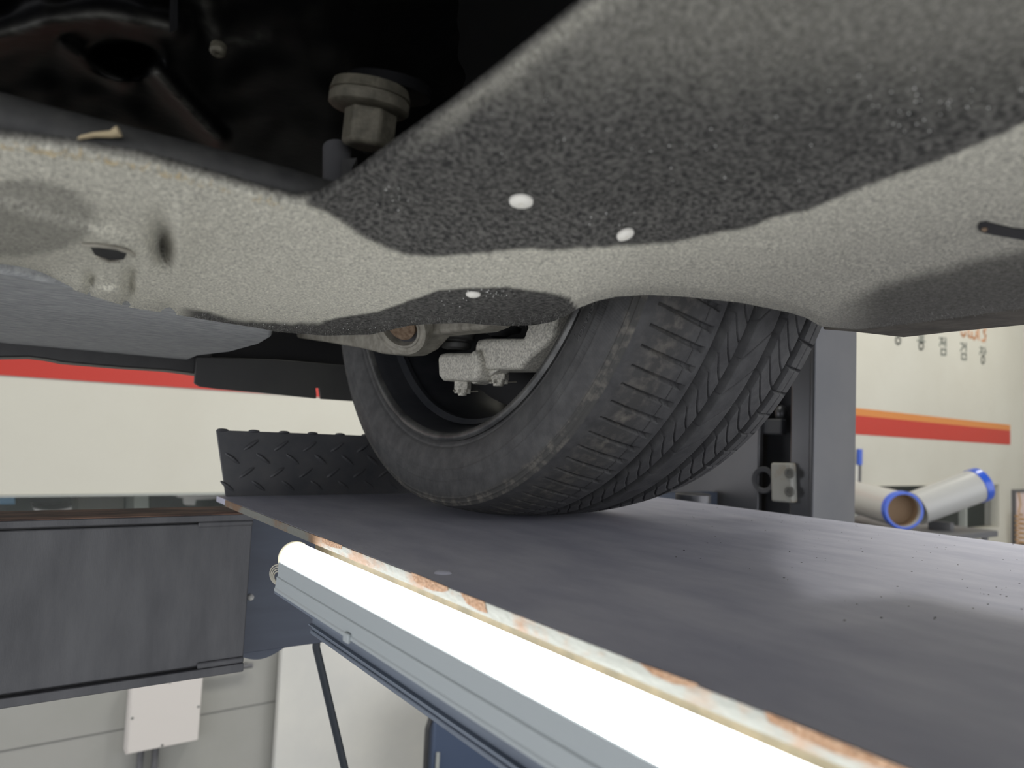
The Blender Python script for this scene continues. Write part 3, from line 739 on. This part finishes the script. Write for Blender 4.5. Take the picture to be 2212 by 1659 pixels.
# crossbeam at the far end
beam = thing('lift_crossbeam', 'dark grey hollow crossbeam with a rusted top, left of the lamp', 'lift beam', (-.4, .93, 1.457))
BL = -1.4; BR = .2565
MB().box((BL, .872, 1.470), (BR, .941, 1.631)).build('beam_face', m_beam, beam, bevel=.0015)
MB().box((BL, .868, 1.6335), (BR, .944, 1.641)).build('top_flange', m_beam, beam, bevel=.001)
MB().box((BL, .8685, 1.6411), (.245, .944, 1.6422)).build('rust_layer', m_rust_top, beam)
MB().box((BL, .868, 1.4575), (BR, .944, 1.4675)).build('bottom_flange', m_beam, beam, bevel=.001)
MB().box((BL, .876, 1.4665), (BR-.004, .938, 1.6345)).build('beam_core', m_void, beam)
MB().box((.205, .8685, 1.4675), (BR, .873, 1.4745)).build('weld_bead', m_beam, beam, bevel=.002)
MB().box((.195, .8685, 1.6270), (BR, .873, 1.6335)).build('weld_bead', m_beam, beam, bevel=.002)
m_inner = mat('inner_beam_paint', (0.060, 0.075, 0.105), 0.5, var=(0.045, 0.055, 0.08), scale=9, stretch=(.4, 1, 3))
MB().box((BR, .922, 1.4615), (1.19, .944, 1.6515)).build('inner_beam', m_inner, beam, bevel=.001)
bul = [(BR-.01, 0.9225, 1.466)]+[(.262+.06*s, 0.9225, 1.4615-.010*math.sin(PI*s)) for s in np.linspace(0, 1, 14)]+[(.33, 0.9225, 1.466)]
MB().prism(bul, (0, .018, 0)).build('bottom_bulge', m_inner, beam)
MB().lathe(ony(541, 1290, .921), (0, -1, 0), [(-.002, .0042), (.002, .004), (.0045, .002), (.005, 0)], 16).build('stud', m_white, beam, smooth=True)
settle(beam)

# post at the far corner
pb = thing('lift_post', 'tall grey steel lift post behind the tyre', 'lift post', (1.30, .85, 0))
Pz0, Pz1 = 0, 2.9
def onpx(px): return float(onx(px, 950, 1.20)[1])
ya, yb, yc_, yd = onpx(1752), onpx(1706), onpx(1640), onpx(1535)
mb = MB()
mb.box((1.20, yb, Pz0), (1.212, ya+.0, Pz1)) if yb < ya else mb.box((1.20, ya, Pz0), (1.212, yb, Pz1))
mb.build('front_lip', m_post, pb, bevel=.004)
MB().box((1.20, ya-.006, Pz0), (1.346, ya+.006, Pz1)).build('front_face', m_post, pb, bevel=.004)
MB().box((1.255, min(yb, yc_), Pz0), (1.262, max(yb, yc_)+.02, Pz1)).build('channel_back', m_post_in, pb)
MB().box((1.20, min(yc_, yd), Pz0), (1.214, max(yc_, yd)+.25, Pz1)).build('rear_lip', m_post, pb, bevel=.003)
MB().box((1.34, ya, Pz0), (1.346, yd+.25, Pz1)).build('outer_face', m_post, pb)
print('post', ya, yb, yc_, yd)
blk = [(1664, 999), (1709, 1000), (1712, 1086), (1665, 1083)]
b_ = MB().prism([onx(a, b, 1.185) for a, b in blk], (.05, 0, 0)).build('slider_block', m_block, pb, bevel=.004)
for py in (1022, 1062):
    MB().lathe(onx(1705, py, 1.184), (-1, 0, 0), [(-.002, .010), (.0015, .0095), (.0018, .006), (-.0005, .005), (-.0005, 0)], 20).build('block_screw', m_screw, b_, smooth=True)
MB().lathe(onx(1650, 1037, 1.192), (-1, 0, 0), [(-.006, .024), (0, .026), (.004, .024), (.003, .017), (0, .015)], 36).build('roller_ring', m_post_in, pb, smooth=True)
c_ = onx(1660, 905, 1.22)
MB().box(c_-np.array([.01, .035, .03]), c_+np.array([.01, .03, .0])).build('upper_slider', m_post_in, pb, bevel=.003)
MB().ball(onx(1688, 893, 1.235), .012, 12, (1, 1, 1.4)).build('cable_end', m_post, pb, smooth=True)
MB().lathe(onz(1497, 1083, DZ-.01), (0, 0, 1), [(0, .03), (.012, .03), (.014, .027), (.014, 0)], 30).build('pulley_cover', m_post, pb, smooth=True)
settle(pb)

# ================================================================== THE LAMP
lamp = thing('led_batten_lamp', 'lit white tube lamp fixed along the rusty deck edge', 'lamp', (.205, .1, 1.616))
LY1, LY0 = .576, -.75
LCX, LCZ, LR = .2050, 1.6412, .0125
dome = []
for t in np.linspace(-.28, PI+.28, 26): dome.append((LCX+LR*math.cos(t), LCZ+LR*math.sin(t)))
MB().prism([(a, LY0, b) for a, b in dome], (0, LY1-LY0-.002, 0)).build('diffuser', m_tube, lamp, smooth=True)
cap = [(LCX+(LR+.0008)*math.cos(t), LCZ+(LR+.0008)*math.sin(t)) for t in np.linspace(-.35, PI+.35, 30)]+[(.1925, 1.636), (.1922, 1.630), (.2178, 1.630), (.2175, 1.636)]
MB().prism([(a, LY1-.002, b) for a, b in cap], (0, .004, 0)).build('end_cap', m_cap, lamp, bevel=.0008)
hs = [(.1935, 1.6395), (.1920, 1.6385), (.1920, 1.6275), (.1910, 1.6268), (.1912, 1.6255), (.1905, 1.6190), (.1898, 1.6180), (.1898, 1.6162), (.2200, 1.6162), (.2185, 1.6385), (.2165, 1.6395)]
MB().prism([(a, LY0, b) for a, b in hs], (0, LY1-LY0, 0)).build('housing', m_housing, lamp)
cl = onx(748, 1374, .1888)
MB().box((.1880, cl[1]-.004, 1.6140), (.1905, cl[1]+.004, 1.6200)).build('mounting_clip', m_housing, lamp, bevel=.0008)
m_lead = mat('clear_lead', (0.42, 0.40, 0.33), 0.4)
lw = []
for k in range(4):
    r = .0045+.0012*k
    mb = MB().tube([(.1936-.5*r*math.sin(t), LY1+.0015+r*math.sin(t)*1.3, 1.6262+.002*k*.3+r*math.cos(t)) for t in np.linspace(.1, PI-.1, 14)], .00055, 8)
    mb.build('lead_wire', m_lead, lamp, smooth=True)
settle(lamp)

cb = MB()
ctop = ony(683, 1398, .93); cbot = ony(745, 1662, .93); dirn = (cbot-ctop)
pts = [ctop+np.array([0, 0, .01])]+[ctop+dirn*t for t in np.linspace(0, 1.2, 8)]
last = pts[-1]; pts += [last+np.array([.03, 0, -.15]), last+np.array([.05, 0, -.45]), np.array([last[0]+.06, .93, .004])]
o = cb.tube(pts, .0052, 12).build('cable', mat('black_cable', (0.012, 0.018, 0.025), 0.5), None, smooth=True)
tag(o, 'black cable hanging down from the crossbeam in front of the white panel', 'cable')

# ================================================================== THINGS BY THE WALL
# junction box with its conduits
jb = thing('junction_box', 'square white junction box with four screws on the lower wall', 'electric box', (.61, WY-.03, .53))
a = ony(287, 1604, WY-.06); b = ony(447, 1446, WY-.06)
MB().box((.470, WY-.055, .525), (.712, WY, .775)).build('box_body', m_white_box, jb, bevel=.003)
ld = MB().box((.474, WY-.064, .529), (.716, WY-.054, .771)).build('box_lid', m_white_box, jb, bevel=.003)
for x, z in ((.482, .655), (.708, .655), (.600, .764), (.590, .537)):
    MB().lathe((x, WY-.064, z), (0, -1, 0), [(-.001, .005), (.001, .0048), (.001, 0)], 16).build('screw', m_screw, ld, smooth=True)
for x in (.525, .575):
    zs = np.linspace(.528, .30, 60)
    MB().tube([(x, WY-.03, z) for z in zs], [.011+.0016*(i % 2) for i in range(60)], 14).build('conduit', m_conduit, jb, smooth=True)
settle(jb)
# bar handle on the wall
p0 = ony(445, 1452, WY-.03); p1 = ony(545, 1437, WY-.03)
hd = thing('wall_handle', 'grey pull handle on the wall just under the crossbeam', 'handle', (p0[0]+.06, WY-.03, p0[2]))
MB().tube([p0, p0*.5+p1*.5, p1], .010, 14).build('grip', m_conduit, hd, smooth=True)
for p in (p0*.9+p1*.1, p0*.1+p1*.9): MB().tube([p, (p[0], WY, p[2])], .006, 10).build('standoff', m_conduit, hd, smooth=True)
settle(hd)
# white panel leaning against the wall
xl = float(ony(605, 1450, WY-.05)[0])
o = MB().box((xl, WY-.06, .0), (xl+1.75, WY-.02, 1.36)).build('leaning_panel', m_white, bevel=.004)
tag(o, 'large plain white panel standing against the wall under the runway', 'panel')
# dark blue chair in front of it
CYY = 2.55
ch = thing('work_chair', 'dark blue chair with black frame behind the lamp, at the bottom edge', 'chair', (1.75, CYY, 0))
tl = ony(930, 1545, CYY); tr_ = ony(1130, 1560, CYY)
x0, z1 = tl[0], tl[2]+.02
bk = [(x0+.02, z1-.06), (x0+.05, z1), (x0+.42, z1), (x0+.46, z1-.05), (x0+.46, z1-.42), (x0+.02, z1-.42)]
MB().prism([(a, CYY, b) for a, b in bk], (0, .05, 0)).build('backrest', m_bluecloth, ch, bevel=.012, bseg=3)
fx = x0
MB().tube([(fx, CYY+.02, 0.0), (fx, CYY+.02, z1-.08), (fx+.02, CYY+.02, z1-.02), (fx+.06, CYY+.02, z1+.005)], .010, 12).build('frame_tube', m_black_plastic, ch, smooth=True)
MB().tube([(fx+.48, CYY+.02, 0.0), (fx+.48, CYY+.02, z1-.05), (fx+.44, CYY+.02, z1+.0)], .010, 12).build('frame_tube', m_black_plastic, ch, smooth=True)
MB().box((x0+.01, CYY-.40, .08), (x0+.47, CYY-.02, .13)).build('seat', m_bluecloth, ch, bevel=.015)
for lx_ in (x0+.03, x0+.45): MB().tube([(lx_, CYY-.38, 0), (lx_, CYY-.38, .09)], .009, 10).build('leg', m_black_plastic, ch, smooth=True)
MB().tube([(fx+.035, CYY-.015, 0.12), (fx+.035, CYY-.015, z1-.17)], .008, 10).build('grey_strap', m_lightgrey, ch, smooth=True)
settle(ch)

# white rolls with blue tape on a cart beyond the runway
RY = 1.55
cc = ony(1953, 1103, RY)
DEP = float(-(M.T@(cc-C))[2]); Rr = 41/F*DEP
ct = thing('tube_cart', 'grey cart behind the runway carrying the white rolls', 'cart', (cc[0], RY, 0))
topz = cc[2]-Rr-.022
MB().box((cc[0]-.75, RY-.1, topz-.03), (cc[0]+.75, RY+.55, topz)).build('cart_top', m_conduit, ct, bevel=.004)
for sx in (-.7, .7):
    for sy in (-.06, .5): MB().tube([(cc[0]+sx, RY+sy, 0), (cc[0]+sx, RY+sy, topz-.03)], .015, 10).build('leg', m_conduit, ct, smooth=True)
ct_late = ct
def roll(name, c0, d, L, label, r=Rr):
    t = thing(name, label, 'roll', tuple(c0), 'white rolls on the cart'); d = nrm(d)
    MB().lathe(c0, d, [(0.0, r*.84), (0.0, r*.96), (L, r*.96), (L, r*.84), (0.0, r*.84)], 56).build('roll_body', m_pipe, t, smooth=True)
    MB().lathe(c0, d, [(-.002, r*.85), (-.003, r*.92), (-.002, r*.99), (0, r), (.035, r), (.037, r*.97)], 56).build('blue_tape', m_blue, t, smooth=True)
    MB().lathe(c0, d, [(.001, r*.845), (.07, r*.83), (.07, 0)], 48).build('cardboard_core', m_card, t, smooth=True)
    settle(t); return t
view = nrm(ray(1953, 1103)); fwd = nrm((view[0], view[1], 0))
left = np.array([-fwd[1], fwd[0], 0])
roll('film_roll', cc, nrm(fwd*.90+left*.43+np.array([0, 0, .03])), .62, 'white roll whose open blue-taped brown end faces the lens')
c2 = at(2118, 1046, DEP+.30); dep2 = float(-(M.T@(c2-C))[2])
c2b = at(1978, 1098, DEP+.26)
roll('film_roll', c2, nrm(c2b-c2), float(np.linalg.norm(c2b-c2)), 'white roll slanting up to a blue-taped end at its right', r=37/F*dep2)

_d = nrm(c2b-c2); _m = c2+_d*.22
MB().box((_m[0]-.02, _m[1]-.05, topz), (_m[0]+.02, _m[1]+.05, _m[2]-37/F*dep2*1.3)).build('support_block', m_conduit, ct)
settle(ct)
# thin poles against the wall
def pole(pxt, pyt, pyb, r, label, tipm):
    a = ony(pxt, pyt, WY-.04)
    t = thing('pole', label, 'pole', (a[0], WY-.04, 0), 'poles by the back wall')
    zb = float(ony(pxt, pyb, WY-.04)[2])
    MB().tube([(a[0], WY-.04, 0), (a[0], WY-.04, zb)], r*.62, 12).build('shaft', m_conduit if tipm is m_blue else m_lightgrey, t, smooth=True)
    MB().tube([(a[0], WY-.04, zb), (a[0], WY-.04, a[2])], r, 12).build('tip', tipm, t, smooth=True)
    settle(t)
pole(1857, 970, 1004, .022, 'thin pole with a blue tip standing beside the grey post', m_blue)
pole(1850, 1005, 1040, .014, 'plain pale pole beside the blue-tipped one', m_white)

# framed board and coiled air hose at the far right
bx = ony(2188, 1058, WY-.02); 
m_pink = mat('pale_pink_board', (0.62, 0.48, 0.45), 0.6, var=(0.66, 0.58, 0.54), scale=3)
bo = thing('framed_board', 'pale pink board in a brown frame at the right edge', 'board', (bx[0]+.3, WY-.03, 1.0))
MB().box((bx[0]+.03, WY-.03, .82), (bx[0]+.68, WY-.0065, bx[2]-.03)).build('board_face', m_pink, bo)
fr = MB(); fr.box((bx[0], WY-.04, .80), (bx[0]+.03, WY-.0065, bx[2])); fr.box((bx[0]+.68, WY-.04, .80), (bx[0]+.71, WY-.0065, bx[2])); fr.box((bx[0]+.03, WY-.04, bx[2]-.03), (bx[0]+.68, WY-.0065, bx[2])); fr.box((bx[0]+.03, WY-.04, .80), (bx[0]+.68, WY-.0065, .83))
fr.build('board_frame', m_conduit, bo); settle(bo)
hx0 = ony(2205, 1120, WY-.12)
pts = [(hx0[0]-.05, WY-.12, bx[2]-.02), (hx0[0]+.0, WY-.12, bx[2]-.14), (hx0[0]-.06, WY-.12, bx[2]-.22)]
for k in range(150):
    t = k/14*2*PI; pts.append((hx0[0]+.055*math.cos(t), WY-.12+.045*math.sin(t), bx[2]-.25-.048*k/14))
o = MB().tube(pts, .0075, 8).build('coiled_hose', m_copper, None, smooth=True)
tag(o, 'orange brown coiled air hose hanging before the pink board', 'hose')

# seen through the left window
def office(name, label, cat, x0, x1, y0, y1, dy, m, th=.05, shape=None):
    yy = WY+dy
    pts = shape or [(x0, y0), (x1, y0), (x1, y1), (x0, y1)]
    o = MB().prism([ony(a, b, yy) for a, b in pts], (0, th, 0)).build(name, m, bevel=.004)
    return tag(o, label, cat)
office('blue_notice', 'small pale blue sign behind the window at the left edge', 'sign', -60, 33, 1072, 1090, .5, m_bsign, .02)
office('white_slab', 'white curved slab seen just above the rusty beam', 'slab', 0, 0, 0, 0, .45, m_white, .2,  # plain white curved form standing behind the pane
       [(70, 1096), (90, 1101), (115, 1102), (140, 1099), (157, 1095), (152, 1108), (148, 1130), (82, 1130), (78, 1108)])
office('grey_cabinet', 'olive grey cabinet behind the window, above the beam', 'cabinet', 165, 268, 1055, 1140, .8, mat('olive_grey', (0.17, 0.17, 0.14), .6), .3)
office('pale_locker', 'narrow pale green locker behind the window', 'locker', 290, 322, 1055, 1140, .55, mat('pale_green', (0.33, 0.36, 0.31), .6), .3)
office('white_shelf_unit', 'white cut-out shelf bracket behind the window, left of the wheel stop', 'shelf', 0, 0, 0, 0, .3, m_white, .05,
       [(360, 1060), (486, 1060), (486, 1078), (424, 1080), (422, 1092), (400, 1091), (399, 1076), (384, 1075), (382, 1066), (360, 1065)])
# seen through the right window
office('dark_speaker', 'dark box behind the right window, lower right', 'box', 2118, 2152, 1115, 1152.5, .32, m_black_matte, .1)
office('office_desk', 'pale desk edge behind the right window', 'desk', 2075, 2160, 1154, 1162, .3, m_lightgrey, .15)
